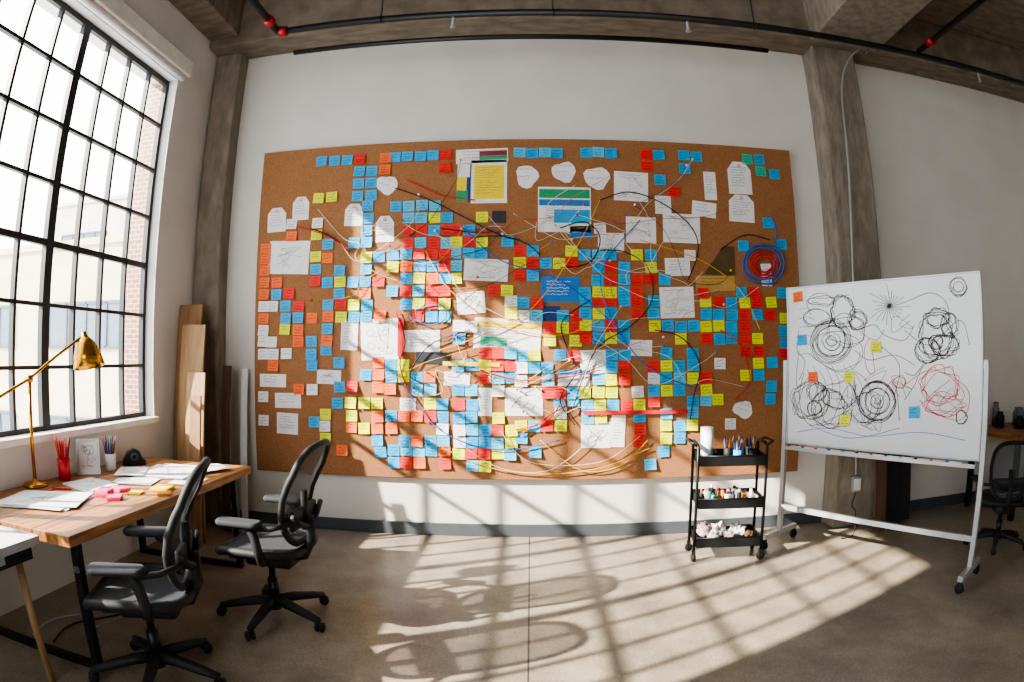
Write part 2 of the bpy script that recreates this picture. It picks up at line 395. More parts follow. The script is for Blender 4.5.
paper(703,246,735,275,None,'tri',col='olive',name='kraft_sheet',label='dark brown triangular paper sheet on the cork board'); paper(696,276,735,291,'text',col='tan',ink='ink',name='kraft_sheet',label='tan kraft paper sheet on the cork board')
paper(660,287,694,318,'diagram'); paper(665,258,690,276,'text'); paper(464,259,508,281,'diagram',tilt=.05)
paper(541,277,580,302,'text',col='bluep',ink='paper',name='blue_card',label='blue card with writing on the cork board')
paper(457,292,485,314,'sketch',tilt=-.08); paper(474,319,541,350,'text',bands=[(0,.1,.98,.3,'yellowp'),(.1,.6,.5,.9,'T')],tilt=.06,label='long white sheet with a yellow band on the cork board')
paper(541,306,560,321,None,col='navy',name='navy_card',label='dark navy card on the cork board')
paper(341,321,358,350,'text'); paper(361,319,398,360,'diagram'); paper(403,330,440,352,'text')
paper(416,352,450,364,None,col='ink',name='black_card',label='black card on the cork board')
paper(505,388,543,416,'sketch'); paper(275,393,301,408,'text'); paper(277,413,298,434,'text'); paper(260,374,286,387,'text')
paper(317,370,341,384,'sketch'); paper(581,422,611,448,'sketch'); paper(611,415,625,447,'text'); paper(733,401,753,418,'blob','blob',tilt=.3,name='cut_out_shape',label='torn white paper scrap on the cork board')
paper(580,350,607,374,'diagram'); paper(628,340,652,356,'text'); paper(558,370,590,386,'text',bands=[(0,0,1,.3,'bluep')])
paper(400,398,416,412,'text'); paper(478,388,492,416,'text'); paper(444,372,470,386,'text',tilt=.05)
paper(492,211,506,223,None,col='ink',name='black_card',label='black card on the cork board')
paper(584,410,688,414.0,None,col='inkr',tilt=.0,name='red_paper_strip',lift=.026,label='long narrow red paper strip on the cork board')
paper(398,318,404,356,None,col='inkr',name='red_paper_strip',lift=.02,label='narrow red paper strip on the cork board'); paper(443,362,500,366,None,col='yellowp',name='yellow_paper_strip',lift=.02,label='long narrow yellow paper strip on the cork board')
paper(570,226,592,238,'text',col='bluep',ink='paper',name='blue_card',label='blue card with writing on the cork board')
GRID='''....BBBR.RBBBBR....BBBBB.BBB..RR.BB...TB.
.......BBR....R...............R..B....BTB
.......BB.....................BB.........
....YY.BB..............R........R........
...R...WB.BBBB......................Y....
..W.W..BB..BBYB..Y.Y........W..B.....BBB.
..O.R...BBRBRRBBR......B..W....W.R.......
BB.RYR.BBYRRBRRRBY.B....R.WBW..R..BB.R..B
O..YYR.BBYRBBRBYRB..RR.YYBBR.YR..W.WB..W.
O..BOYB.YBYBRBRBBYRBRBRYRBBRB.RW...BR..W.
OBBYROBYRB.BYRBBRBWRYBB...RBRBYR..B.B..W.
BOOORYBBO.BRBRRYWWRBY....YBRBR.B.YRBBRY.B
WBOBOOBRYB.BYRBBRW.WRBRBYBRYBBRR.BRYBYRR.
O.BROBYBBR.RBBYRBW.YWBRYBRBY.RBR.BYBRBBRY
W.YBOB.......BRWWBR..WRBYRBYR.YRBYRYBRYBR
WW.BOBY......B.BRW.YR.RYBBRYBRY.BRYBBRY.B
WWW.BO.......BY.WRBYRB.BYRBRBYBR.YB.BRY.B
WO.BR.Y..BRBYBRBRBRBWYB..RYBB.RBYB.Y..RB.
WOW..BB.YBOYBRBRBYRBW.B..RYBY.BYRBR..BY..
..OOBYBR.OBYRB.YBRWB..BRYBBY.WBYBBY....B.
W..YR.YBYO.YRBRBYBBYBR.RBYRRBYR.BBYR.B.B.
W.B..B.BYOORBYBBB.BYBR.W.BYWRB.Y.R..W....
W...YY.OYRBOOBYYBBBRYBRY...B.R.BYB..W....
.....Y..BYOOBBYBYBRYB.......RB.YB........
......O..BBOBRBOBYRB.B.........B.........
..........BRBBR.YR............B..........'''.split('\n')
G_=[list(r) for r in GRID]
for r in range(6,26):
    for c in range(len(G_[r])-1):
        if random.random()<.42 and G_[r][c] in'BRYO' and G_[r][c+1] in'BRYO': G_[r][c],G_[r][c+1]=G_[r][c+1],G_[r][c]
    for c in range(len(G_[r])):
        if r<25 and random.random()<.3 and G_[r][c] in'BRYO' and G_[r+1][c] in'BRYO': G_[r][c],G_[r+1][c]=G_[r+1][c],G_[r][c]
for r in range(26):
    for c in range(len(G_[r])):
        g=G_[r][c]; q=random.random()
        if g=='R' and c<14 and q<.32: G_[r][c]='O'
        elif g=='R' and r>=16 and q<.15: G_[r][c]='L'
        elif g=='R' and q>.93: G_[r][c]='B'
        elif g=='B' and c<2 and q<.4: G_[r][c]=random.choice('OW')
        elif g=='Y' and r>=16 and q<.1: G_[r][c]='W'
        elif g=='B' and 10<c<28 and q<.3: G_[r][c]='L'
        if r>5 and (c<9 or c>32) and random.random()<.11: G_[r][c]='.'
        elif r>5 and random.random()<.035: G_[r][c]='.'
cells=[]; offs={}
for r,row in enumerate(G_):
    for c,ch in enumerate(row):
        if ch=='.': continue
        key=(r//4,c//5)
        if key not in offs: offs[key]=(random.uniform(-2.2,2.2),random.uniform(-3,3))
        ox,oy=offs[key]
        px=262+13*c+ox+random.uniform(-.6,.6); py=153+12.5*r+oy*.8+random.uniform(-.6,.6)
        px=max(264,min(791,px)); py=max(148.5,min(471,py))
        X_,Z_=W(px,310,CF).x,W(530,py,CF).z
        if any(x0-.02<X_<x1+.02 and z0-.02<Z_<z1+.02 and (x1-x0)*(z1-z0)>.012 and (z1-z0)>.06 for x0,z0,x1,z1 in PSPOT): continue
        cells.append((X_,Z_,ch))
random.shuffle(cells)
cnt=0; rest=MB(); restm=['B','R','Y','O','T','L','ink']
for x_,z_,ch in cells:
    me=random.choice(NM[ch]); tl=random.uniform(-.05,.05); loc=Vector((x_,CF-random.uniform(.004,.010),z_))
    if ch=='W':
        o=bpy.data.objects.new('index_card',me); COL.objects.link(o); o.location=loc; o.rotation_euler=(0,tl,0)
        tag(o,'small white card with pencil writing on the cork board','note card','white cards on the cork board'); continue
    cnt+=1
    if cnt<=293:
        o=bpy.data.objects.new('sticky_note',me); COL.objects.link(o); o.location=loc; o.rotation_euler=(0,tl,0)
        tag(o,cname[ch]+' sticky note with handwriting on the cork board','sticky note','sticky notes on the cork board')
    else:
        X=Matrix.Translation(loc)@Matrix.Rotation(tl,4,'Y')
        for pl in me.polygons:
            rest.add([me.vertices[i].co for i in pl.vertices],[tuple(range(len(pl.vertices)))],restm.index(ch) if pl.material_index==0 else 6,False,X)
rest.build('sticky_notes',restm,label='more handwritten sticky notes covering the cork board',cat='sticky note',kind='stuff',group='sticky notes on the cork board',recenter=True)
def yarn(pts,col,r=.004,off=.024,lab=None):
    pts=[W(x,y,CF-off-random.uniform(0,.006)) for x,y in pts]
    m=MB(); m.tube(spline(pts,7),r,5); m.build('yarn_string',col,label=lab or 'thin string pinned across the cork board notes',cat='string',recenter=True)
M['y_black']=mat('cord_black','#17181c',.8); M['y_red']=mat('yarn_red','#c72a2a',.9); M['y_yel']=mat('yarn_yellow','#d9a92a',.9)
M['y_blue']=mat('yarn_blue','#2a5fb5',.9); M['y_white']=mat('string_white','#d8cfbd',.9); M['y_purple']=mat('yarn_purple','#6a4a8c',.9)
BL='black cord looping across the cork board'
for p in([(395,188),(430,200),(460,215),(500,235),(520,240)],[(470,238),(500,236),(525,243),(540,255)],[(440,228),(470,232),(500,232)],
         [(600,250),(625,252),(648,268),(652,300),(632,325),(600,345),(584,375),(572,412)],[(560,228),(585,222),(600,238),(590,262),(560,268)],
         [(310,228),(330,236),(350,252)],[(600,200),(630,192),(665,205),(692,228),(698,252),(688,280)],[(720,250),(745,235),(770,240)],
         [(590,300),(562,322),(568,350),(576,372),(560,400),(575,425)],[(470,330),(430,345),(410,375),(430,385)],[(655,330),(682,338),(700,365),(694,395),(690,420)]):
    yarn(p,'y_black',.0048,lab=BL)
for p in([(408,180),(440,195),(475,200)],[(297,226),(325,235),(350,250)],[(520,435),(550,415),(565,405),(560,395)],[(515,430),(545,422),(560,405)],[(480,370),(520,380),(560,378),(600,370)],[(395,310),(405,340),(400,365),(410,395)],[(720,330),(740,345),(750,380),(735,400)]):
    yarn(p,'y_red',.0055,lab='red yarn strung between notes on the cork board')
for p in([(430,440),(480,465),(540,474),(600,468),(650,448)],[(540,440),(580,470),(620,466),(648,440)],[(425,250),(450,290),(500,325),(560,335),(600,320)],[(600,200),(575,250),(530,310),(470,340),(440,350)],[(640,240),(700,260),(740,290),(760,330)]):
    yarn(p,'y_yel',.004,lab='yellow yarn hanging in an arc on the cork board')
for p in([(460,225),(500,260),(560,280),(620,330)],[(400,380),(440,430),(500,450),(560,440)],[(640,220),(600,280),(640,360),(700,390)],[(415,310),(440,305),(446,318),(430,325),(410,318)]):
    yarn(p,'y_blue',.0045,lab='blue yarn strung between notes on the cork board')
ends=[]
for i in range(42):
    x0,y0=random.uniform(310,640),random.uniform(190,390); x1=min(x0+random.uniform(40,150),785); y1=max(160,min(440,y0+random.uniform(-90,80)))
    k=random.uniform(-1,1)
    yarn([(x0,y0)]+[(x0+(x1-x0)*t+random.uniform(-11,11),min(455,y0+(y1-y0)*t+36*math.sin(math.pi*t)*abs(k)+random.uniform(-9,9))) for t in(.2,.4,.6,.8)]+[(x1,y1)],random.choice(['y_white','y_white','y_white','y_yel','y_purple','y_black','y_red']),.0022,.028)
    ends+=[(x0,y0),(x1,y1)]
yarn([(455,440),(500,468),(550,470),(590,440)],'y_white',.0025,.028,lab='fine pale string drooping along the bottom of the cork board')
yarn([(500,430),(530,462),(600,462),(640,436)],'y_white',.0025,.028,lab='fine pale string drooping along the bottom of the cork board')
for k,(r,c) in enumerate(((21,'y_blue'),(17,'y_blue'),(14,'y_red'),(11,'y_red'),(8,'y_red'))):
    yarn([(764+r*math.cos(a)+random.uniform(-1,1),264+r*.95*math.sin(a)+random.uniform(-1,1)) for a in [i*math.pi/6 for i in range(13)]],c,.008,lab='coiled yarn ring pinned to the cork board')
yarn([(768,286),(774,262),(776,230),(770,215)],'y_blue',.006)
pm=MB(); pm.lathe([(.0,-.001),(.006,0),(.0045,.005),(.0045,.012),(.0075,.014),(.006,.018),(0,.0185)],8,cap=False,X=Matrix.Rotation(math.pi/2,4,'X')); 
pms={c:pm.mesh('push_pin_'+c,[c]) for c in('inkr','white','inkb','yellowp')}
for x,y in ends[:46]:
    c=random.choice(list(pms)); o=bpy.data.objects.new('push_pin',pms[c]); COL.objects.link(o); p=W(x,y,CF-.018); o.location=p; o.scale=(1.4,1.4,1.4)
    tag(o,'small round push pin holding a string','push pin','push pins on the cork board')
# ---------------------------------------------------------------- task chair
def sup(a,e,wx,wy):
    c,s_=math.cos(a),math.sin(a); return (wx*math.copysign(abs(c)**(2/e),c), wy*math.copysign(abs(s_)**(2/e),s_))
def build_chair(loc,rz,label):
    R=thing('office_chair',label,'office chair',loc,rz,'black mesh office chairs')
    base=MB(); base.lathe([(.035,.06),(.045,.075),(.04,.12),(.03,.14)],16); BR=.34
    for k in range(5):
        a=k*2*math.pi/5+.3; d=Vector((math.cos(a),math.sin(a),0))
        base.tube([d*.02+Vector((0,0,.115)),d*.12+Vector((0,0,.11)),d*.26+Vector((0,0,.085)),d*BR+Vector((0,0,.068))],.02,8,rs=[.032,.030,.025,.019])
    B=base.build('star_base','black',R)
    for k in range(5):
        a=k*2*math.pi/5+.3; d=Vector((math.cos(a),math.sin(a),0)); m=MB(); q=Matrix.Rotation(a+.9*k,4,'Z')@Matrix.Rotation(math.pi/2,4,'X')
        for o in(-.024,.008): m.lathe([(.006,o),(.028,o+.001),(.030,o+.008),(.028,o+.015),(.006,o+.016)],14,X=Matrix.Translation(d*BR+Vector((0,0,.0305)))@q)
        m.tube([d*BR+Vector((0,0,.03)),d*BR+Vector((0,0,.075))],.008,6)
        m.build('caster','rubber',B)
    m=MB(); m.lathe([(.032,.12),(.032,.26),(.02,.262),(.02,.40)],14); m.build('gas_column','blackm',R)
    m=MB(); m.rbox((-.02,0,.40),(.30,.2,.09),.03); m.tube([(0,-.1,.40),(0,-.3,.385)],.007,6); m.tube([(-.12,0,.40),(-.22,0,.42),(-.27,0,.52),(-.265,0,.66)],.028,8)
    m.tube([(-.265,0,.60),(-.26,.12,.64),(-.255,.2,.70)],.016,7); m.tube([(-.265,0,.60),(-.26,-.12,.64),(-.255,-.2,.70)],.016,7); m.build('tilt_mechanism','black',R)
    def sz(x,y):
        z=.475+.35*y*y
        if x>.12: z-=1.6*(x-.12)**2
        if x<-.15: z+=.6*(x+.15)**2
        return z
    def shell(f,out,rings=8,n=40):
        vs=[f(0,0)];fs=[]
        for r in range(1,rings+1):
            for i in range(n): p=out(2*math.pi*i/n); vs.append(f(p[0]*r/rings,p[1]*r/rings))
        for i in range(n): fs.append((0,1+i,1+(i+1)%n))
        for r in range(rings-1):
            for i in range(n): k=(i+1)%n; fs.append((1+r*n+i,1+(r+1)*n+i,1+(r+1)*n+k,1+r*n+k))
        return vs,fs,[vs[1+(rings-1)*n+i] for i in range(n)]
    f=lambda x,y:(x,y,sz(x,y)); out=lambda a:(sup(a,3.6,.245,.255)[0]+.015,sup(a,3.6,.245,.255)[1])
    vs,fs,rim=shell(f,out)
    S=MB(); S.add(vs,fs,0,True); S.build('seat','mesh',R)
    S2=MB(); S2.tube([(p[0],p[1],p[2]-.012) for p in rim],.026,8,closed=True); S2.tube([(-.18,-.2,.455),(0,-.1,.42),(.16,-.2,.44)],.018,6); S2.tube([(-.18,.2,.455),(0,.1,.42),(.16,.2,.44)],.018,6)
    S2.build('seat_frame','black',R)
    def bx(y,z):
        v=(z-.53)/.52
        return -.215-.11*v*v-.02*v+.035*math.sin(math.pi*min(1,max(0,v*1.3)))+.45*y*y
    def outb(a):
        p=sup(a,3.2,.225,.28); w=.80+.22*(p[1]/.28*.5+.5)
        return (p[0]*w,p[1])
    f=lambda y,z:(bx(y,z+.79),y,z+.79)
    vs,fs,rim=shell(f,outb)
    K=MB(); K.add(vs,fs,0,True); K.build('backrest','meshback',R)
    K=MB(); K.tube(rim,.02,8,closed=True)
    K.rbox((bx(0,.66)-.03,0,.66),(.03,.34,.11),.012)
    K.tube([(bx(0,.66)-.04,0,.58),(bx(0,.75)-.03,0,.8)],.022,8); K.build('backrest_frame','black',R)
    for sy in(-1,1):
        A=MB(); A.rbox((.03,sy*.29,.665),(.27,.1,.036),.04)
        A.build('armrest_pad','arm',R)
        A=MB(); A.tube(spline([(-.05,sy*.1,.42),(-.06,sy*.22,.43),(-.08,sy*.29,.5),(-.06,sy*.295,.6),(-.02,sy*.29,.65)],4),.026,8); A.tube([(-.24,sy*.2,.66),(-.16,sy*.27,.645),(-.05,sy*.29,.64)],.015,8)
        A.build('armrest_support','black',R)
    return R
p1=G(161,676); p2=G(277,617)
c1=build_chair((p1.x,p1.y,0),math.radians(201),'black mesh office chair pushed up to the wooden desk')
c2=copy_tree(c1,(p2.x,p2.y,0),math.radians(178),'black mesh office chair turned slightly beside the wooden desk')
p3=G(996,545)
c3=copy_tree(c1,(p3.x,p3.y,0),math.radians(60),'black office chair in the shade beside a dark table'); c3.scale=(.82,.82,.82)
# ---------------------------------------------------------------- desk
dk=thing('desk','thick wooden work desk with black steel legs under the window','desk',(-2.52,2.97,0))
m=MB(); nb=4
for i in range(nb):
    x0=-.52+i*1.04/nb; m.box((x0,-.98,.685),(x0+1.04/nb-.0015,.98,.74))
m.build('desktop','desk',dk,bevel=.004)
for yy in(-.86,.84):
    m=MB(); s=.022
    for x in(-.46,.44): m.box((x-s,yy-s,0),(x+s,yy+s,.685))
    m.box((-.46,yy-s,0),(.44,yy+s,.035)); m.box((-.46,yy-s,.65),(.44,yy+s,.685)); m.build('leg_frame','blackm',dk,bevel=.003)
DZ=.74
lp=thing('desk_lamp','brass desk lamp with angled arm and cone shade on the desk','desk lamp',(-2.955,2.68,DZ))
m=MB(); m.lathe([(0,0),(.085,0),(.087,.012),(.075,.022),(.02,.032),(.014,.045),(0,.045)],28,cap=False); m.build('base','brass',lp)
m=MB(); m.tube([(0,0,.03),(0,0,.65)],.012,10); m.build('stem','brass',lp)
m=MB(); m.tube([(.05,-.46,.50),(0,0,.65),(.11,.15,.79),(.20,.30,.91)],.010,8); m.lathe([(0,-.022),(.022,-.022),(.025,0),(.022,.022),(0,.022)],14,c=(0,0,.65)); m.lathe([(0,-.03),(.025,-.03),(.025,.03),(0,.03)],14,c=(.05,-.46,.50)); m.build('arm','brass',lp)
m=MB(); X=Matrix.Translation((.21,.31,.91))@Matrix.Rotation(math.radians(-14),4,'Y')
m.lathe([(.016,.03),(.024,.0),(.045,-.02),(.068,-.05),(.092,-.11),(.108,-.195),(.105,-.195),(.087,-.11),(.06,-.05),(.01,-.01)],26,X=X,cap=False); m.build('lamp_shade','brass',lp)
m=MB(); m.lathe([(0,-.06),(.012,-.065),(.03,-.10),(.03,-.125),(.015,-.145),(0,-.147)],16,X=X,cap=False); m.build('bulb','white',lp)
def cup(loc,r,h,matn,label,items,ncols,length,item='pencil'):
    m=MB(); m.lathe([(0,0),(r*.92,0),(r,h),(r-.004,h),(r*.9-.004,.006),(0,.006)],22,cap=False); m.build('pen_cup',matn,loc=loc,label=label,cat='pen cup')
    for i in range(items):
        a=2*math.pi*i/items+random.uniform(-.2,.2); d=Vector((math.cos(a),math.sin(a),0)); b=Vector(loc)+d*(r*.25)+Vector((0,0,.012)); L=length*random.uniform(.85,1.05)
        e=Vector(loc)+d*(r*.72)+Vector((0,0,h)); u=(e-b).normalized(); c=random.choice(ncols)
        m=MB(); m.tube([(0,0,0),u*L*.86,u*L*.87,u*L],.0045,7,rs=[.0045,.0045,.0045,.001]); 
        m.build(item,c,loc=b,label='%s standing in the cup'%item,cat=item,group=item+'s in a cup')
cup((-2.92,2.93,DZ),.045,.14,'redcup','red cup full of pencils on the desk',16,['inkr','amber','inkr','ink'],.28)
cup((-2.86,3.36,DZ),.042,.12,'white','white cup holding markers on the desk',14,['ink','T','pink','ink','inkb'],.24,'marker')
fr=thing('picture_frame','small framed picture with a grey frame on the desk','picture frame',(-2.90,3.16,DZ),math.radians(35))
X=Matrix.Rotation(math.radians(-12),4,'X'); m=MB()
for a_,b_ in(((-.085,-.01,0),(.085,.01,.02)),((-.085,-.01,.22),(.085,.01,.24)),((-.085,-.01,.02),(-.065,.01,.22)),((.065,-.01,.02),(.085,.01,.22))): m.box(a_,b_,0,X)
m.build('frame','alu',fr)
m=MB(); m.box((-.065,-.004,.02),(.065,.004,.22),0,X); marks_mb=MB(); marks(marks_mb,.12,.18,'diagram',0)
m.add([(v.x,-.0055,v.z+.12) for v in marks_mb.v],marks_mb.f,1,False,X); m.build('picture','paper ink2'.split(),fr)
td=thing('tape_dispenser','black tape dispenser on the desk','tape dispenser',(-2.84,3.62,DZ),.8)
m=MB(); prof=[(-.09,0),(.09,0),(.09,.03),(.065,.05),(.045,.10),(0,.125),(-.05,.10),(-.08,.05)]
n=len(prof); m.add([(x,-.028,z) for x,z in prof]+[(x,.028,z) for x,z in prof],[tuple(range(n)),tuple(range(2*n-1,n-1,-1))]+[(i,i+n,(i+1)%n+n,(i+1)%n) for i in range(n)]); m.build('body','black',td,bevel=.006)
m=MB(); m.lathe([(.014,-.006),(.03,-.006),(.03,.006),(.014,.006)],20,X=Matrix.Translation((0,-.034,.065))@Matrix.Rotation(math.pi/2,4,'X'),cap=False); m.build('tape_roll','frameg',td)
def sheet(x,y,z,w,h,rz,kind='text',matn='paper',n=1):
    for i in range(n):
        m=MB(); m.box((-w/2,-h/2,0),(w/2,h/2,.0018)); mm=MB(); marks(mm,w,h,kind,0); m.add([(v.x,v.z,.0032) for v in mm.v],mm.f,1)
        m.build('paper_sheet',[matn,'ink2'],loc=(x+random.uniform(-.02,.02),y+random.uniform(-.02,.02),z+.0015+i*.0045),rot=(0,0,rz+random.uniform(-.2,.2)*(i>0)),label='loose white paper with writing lying on the desk',cat='paper')
sheet(-2.6,2.42,DZ,.46,.36,.25,'sketch',n=4); sheet(-2.66,2.90,DZ,.32,.25,-.3,'diagram',n=2); sheet(-2.46,3.14,DZ,.28,.2,.4,'text',n=2); sheet(-2.42,3.50,DZ,.38,.46,.15,'sketch',n=4); sheet(-2.64,3.34,DZ+.02,.21,.3,.5,'text'); sheet(-2.16,3.30,DZ,.2,.2,.1,'text'); sheet(-2.2,3.68,DZ+.02,.21,.28,-.5,'text')
def pad(x,y,c,h=.015,w=.085,z=DZ,rz=.2,nm='sticky_pad'):
    m=MB(); m.rbox((0,0,h/2),(w,w,h),.002); m.build(nm,c,loc=(x,y,z+.001),rot=(0,0,rz),label='small pad of sticky notes on the desk',cat='sticky pad')
pad(-2.38,2.72,'pink',.04); pad(-2.27,2.68,'pink',.022,rz=.5); pad(-2.16,3.02,'yellowp',.02,.12); pad(-2.38,2.88,'pink',.02,rz=-.3); pad(-2.08,2.92,'amber',.014,rz=.6); pad(-2.25,2.86,'yellowp',.01,rz=.3)
m=MB(); m.tube([(0,0,.006),(.13,.05,.006)],.006,8); m.build('marker','inkr',loc=(-2.8,2.68,DZ),label='red marker lying on the desk',cat='marker')
ts=thing('trestle_table','small metal-edged grey table with pale wooden splayed legs','table',(-2.46,1.68,0))
m=MB(); m.box((-.42,-.25,.715),(.31,.24,.735)); m.build('tabletop','wallside',ts,bevel=.003)
m=MB()
for a_,b_ in(((-.425,-.255,.70),(.315,-.25,.74)),((-.425,.24,.70),(.315,.247,.74)),((.31,-.25,.70),(.317,.24,.74)),((-.425,-.25,.70),(-.42,.24,.74))): m.box(a_,b_)
m.build('metal_edge','alu',ts)
m=MB(); m.box((-.38,-.22,.63),(.28,.22,.715)); m.build('drawer_box','black',ts,bevel=.004)
m=MB(); m.box((.28,-.03,.655),(.29,.03,.69)); m.build('latch','alu',ts)
for sx,x in((-1,-.34),(1,.20)):
    for sy in(-1,1):
        m=MB(); m.tube([(x,sy*.2-.015,.64),(x+sx*.05,sy*.21-.015,0)],.024,4); m.build('leg','ply2',ts)
for k in range(3):
    x=-2.3-.15*k; pts=[(x,3.2+.1*k,.012),(x+.12*math.sin(k),2.8,.012),(x-.1,2.45,.012),(x+.1*math.cos(k*2),2.2,.012)]
    m=MB(); m.tube(spline(pts,6),.006,6); m.build('cable','rubber' if k%2 else 'galv',label='power cable trailing on the floor under the desk',cat='cable',recenter=True)
def lean(x0,x1,y,top,matn,lab,th=.02,ang=6,rz=0,name='wooden_board'):
    m=MB(); w=x1-x0; m.box((-w/2,-th/2,0),(w/2,th/2,top)); m.build(name,matn,loc=((x0+x1)/2,y,.003),rot=(math.radians(-ang),0,math.radians(rz)),bevel=.002,label=lab,cat='board')
lean(-3.04,-2.80,4.40,1.98,'ply','tall plywood board leaning in the corner',ang=6)
lean(-2.94,-2.70,4.31,1.80,'ply2','pale wooden board leaning against another board',ang=6)
lean(-2.80,-2.62,4.22,1.40,'ply2','narrow light wood plank leaning in the corner',ang=6)
lean(-2.70,-2.60,4.13,1.22,'ply','short brown plank leaning in the corner',ang=6)
lean(-2.66,-2.58,4.62,1.45,'darkwood','dark narrow plank leaning on the column',ang=5)
lean(-2.55,-2.49,4.78,1.42,'white','white wooden batten leaning on the wall',ang=5)
# ---------------------------------------------------------------- rolling cart
CX_,CY_,CA=1.50,4.31,math.radians(-7)
ct=thing('rolling_cart','black three-tier metal rolling cart full of supplies','cart',(CX_,CY_,0),CA)
hw,hd=.25,.165
for k,z in enumerate((.12,.42,.74)):
    m=MB(); t=.004; h=.075
    m.box((-hw,-hd,z),(hw,hd,z+t))
    for a_,b_ in(((-hw,-hd,z),(hw,-hd+t,z+h)),((-hw,hd-t,z),(hw,hd,z+h)),((-hw,-hd,z),(-hw+t,hd,z+h)),((hw-t,-hd,z),(hw,hd,z+h))): m.box(a_,b_)
    m.tube([(-hw,-hd,z+h),(hw,-hd,z+h),(hw,hd,z+h),(-hw,hd,z+h)],.006,6,closed=True)
    m.build('tray','blackm',ct)
for sx in(-1,1):
    m=MB(); x=sx*(hw+.012)
    m.tube([(x,-hd*.8,.08),(x,-hd*.8,.88),(x,-hd*.6,.895),(x,hd*.6,.895),(x,hd*.8,.88),(x,hd*.8,.08)],.012,8); m.build('side_frame','blackm',ct)
    m=MB(); m.tube([(x,-hd*.7,.88),(x+sx*.05,-hd*.7,.91),(x+sx*.05,hd*.7,.91),(x,hd*.7,.88)],.010,8); m.build('handle','blackm',ct)
    for sy in(-1,1):
        m=MB(); X=Matrix.Translation((x,sy*hd*.8,.032))@Matrix.Rotation(.4*sx+sy,4,'Z')@Matrix.Rotation(math.pi/2,4,'X')
        m.lathe([(.005,-.013),(.03,-.013),(.032,0),(.03,.013),(.005,.013)],16,X=X); m.box((x-.014,sy*hd*.8-.016,.03),(x+.014,sy*hd*.8+.016,.085)); m.build('caster','rubber',ct)
CM=Matrix.Translation((CX_,CY_,0))@Matrix.Rotation(CA,4,'Z')
def cw(x,y,z): return CM@Vector((x,y,z))
def jar(x,y,z,r,h,c,cc,nm,lab):
    R=thing(nm,lab,nm.replace('_',' '),cw(x,y,z+.005))
    m=MB(); m.lathe([(0,0),(r,0),(r,h*.72),(r*.8,h*.8),(r*.6,h*.82)],14,cap=False); m.build('body',c,R)
    m=MB(); m.lathe([(r*.62,h*.8),(r*.62,h),(0,h)],14,cap=False); m.build('cap',cc,R)
m=MB(); m.lathe([(0,0),(.045,0),(.05,.26),(.046,.26),(.04,.01),(0,.01)],20,cap=False); m.build('paper_cup','white',loc=cw(-.17,.04,.746),label='tall white cup on the top shelf of the cart',cat='cup')
for i,(x,y,c) in enumerate(((.0,.05,'black'),(.09,.05,'galv'),(.17,-.04,'black'),(.05,-.07,'B'),(.18,.07,'white'))):
    cup(tuple(cw(x,y,.746)),.035,.1,c,'small cup of markers on the cart top shelf',9,['ink','inkb','ink','white','ink','amber'],.17,'marker')
rc=['amber','white','ink','T','ink','white','tan','cloth','galv','ink']
slots=[(-.205+.046*i,y) for i in range(10) for y in(-.09,.0,.09)]
random.shuffle(slots)
for x,y in slots[:19]:
    jar(x,y,.42,random.uniform(.013,.021),random.uniform(.07,.14),random.choice(rc),random.choice(['black','white','inkr','black']),'paint_bottle','small paint bottle on the middle shelf of the cart')
for i,(x,y) in enumerate(slots[19:28]):
    m=MB(); m.blob((0,0,0),(.02,.026,.04),.4,i*3.1); m.build('yarn_ball',random.choice(['paper','amber','cloth','ink','galv']),loc=cw(x,y,.426),label='small ball of yarn on the middle shelf of the cart',cat='yarn ball')
for i,(x,y,s,c) in enumerate(((-.16,.04,.06,'cloth'),(-.05,.05,.065,'white'),(.02,-.07,.05,'cloth'),(.10,.04,.06,'paper'),(.18,-.05,.042,'darkwood'),(-.11,-.09,.045,'paper'))):
    m=MB(); m.blob((0,0,0),(s,s*.8,s*.95),.7,i*7.7+2,nu=28,nv=16); m.build('cloth_bundle',c,loc=cw(x,y,.128),rot=(0,0,i),label='crumpled cloth bundle on the bottom shelf of the cart',cat='cloth')
# ---------------------------------------------------------------- whiteboard
Z0,Z1=.855,2.06
A=vert((790,290),(787,442),Z0,Z1); Bp=vert((974,273),(983,459),Z0,Z1)
C=(A+Bp)/2; u=(Bp-A).normalized(); nrm=Vector((u.y,-u.x)); ang=math.atan2(u.y,u.x)
LEN=(Bp-A).length; HWB=LEN/2
wb=thing('whiteboard','large white rolling whiteboard covered with circular scribbles','whiteboard',(C.x,C.y,0),ang)
def WBL(px,py):
    d=ray(px,py); t=(C.dot(nrm))/(d.x*nrm.x+d.y*nrm.y); p=Vector((d.x*t,d.y*t))
    return ((p-C).dot(u), EH+d.z*t)
m=MB(); m.box((-HWB,-.012,Z0),(HWB,.012,Z1))
yo=-.0135
def stroke(pts,mi=1,r=.0020,n=6,closed=False):
    m.tube(spline([(WBL(x,y)[0],yo,WBL(x,y)[1]) for x,y in pts],n,closed),r,4,mi,closed=closed)
def circ(cx,cy,rx,ry,turns=1,mi=1,r=.0020,jit=1.0,shrink=0):
    N_=int(12*turns); p=[]
    for i in range(N_+1):
        a=2*math.pi*i/12; k=1-shrink*i/N_; p.append((cx+rx*k*math.cos(a)+random.uniform(-jit,jit),cy+ry*k*math.sin(a)+random.uniform(-jit,jit)))
    stroke(p,mi,r)
circ(832,341,22,23,5,shrink=.3); circ(832,341,14,15,3); circ(832,341,9,9,1.5); circ(832,341,5,5,2); circ(843,312,11,15,4.5,jit=3); circ(858,320,9,9,3.5,jit=2); circ(818,318,14,8,2.5,jit=2); circ(848,330,18,16,2,jit=3); circ(838,350,26,20,1.5,jit=3); circ(822,300,12,5,2,jit=2)
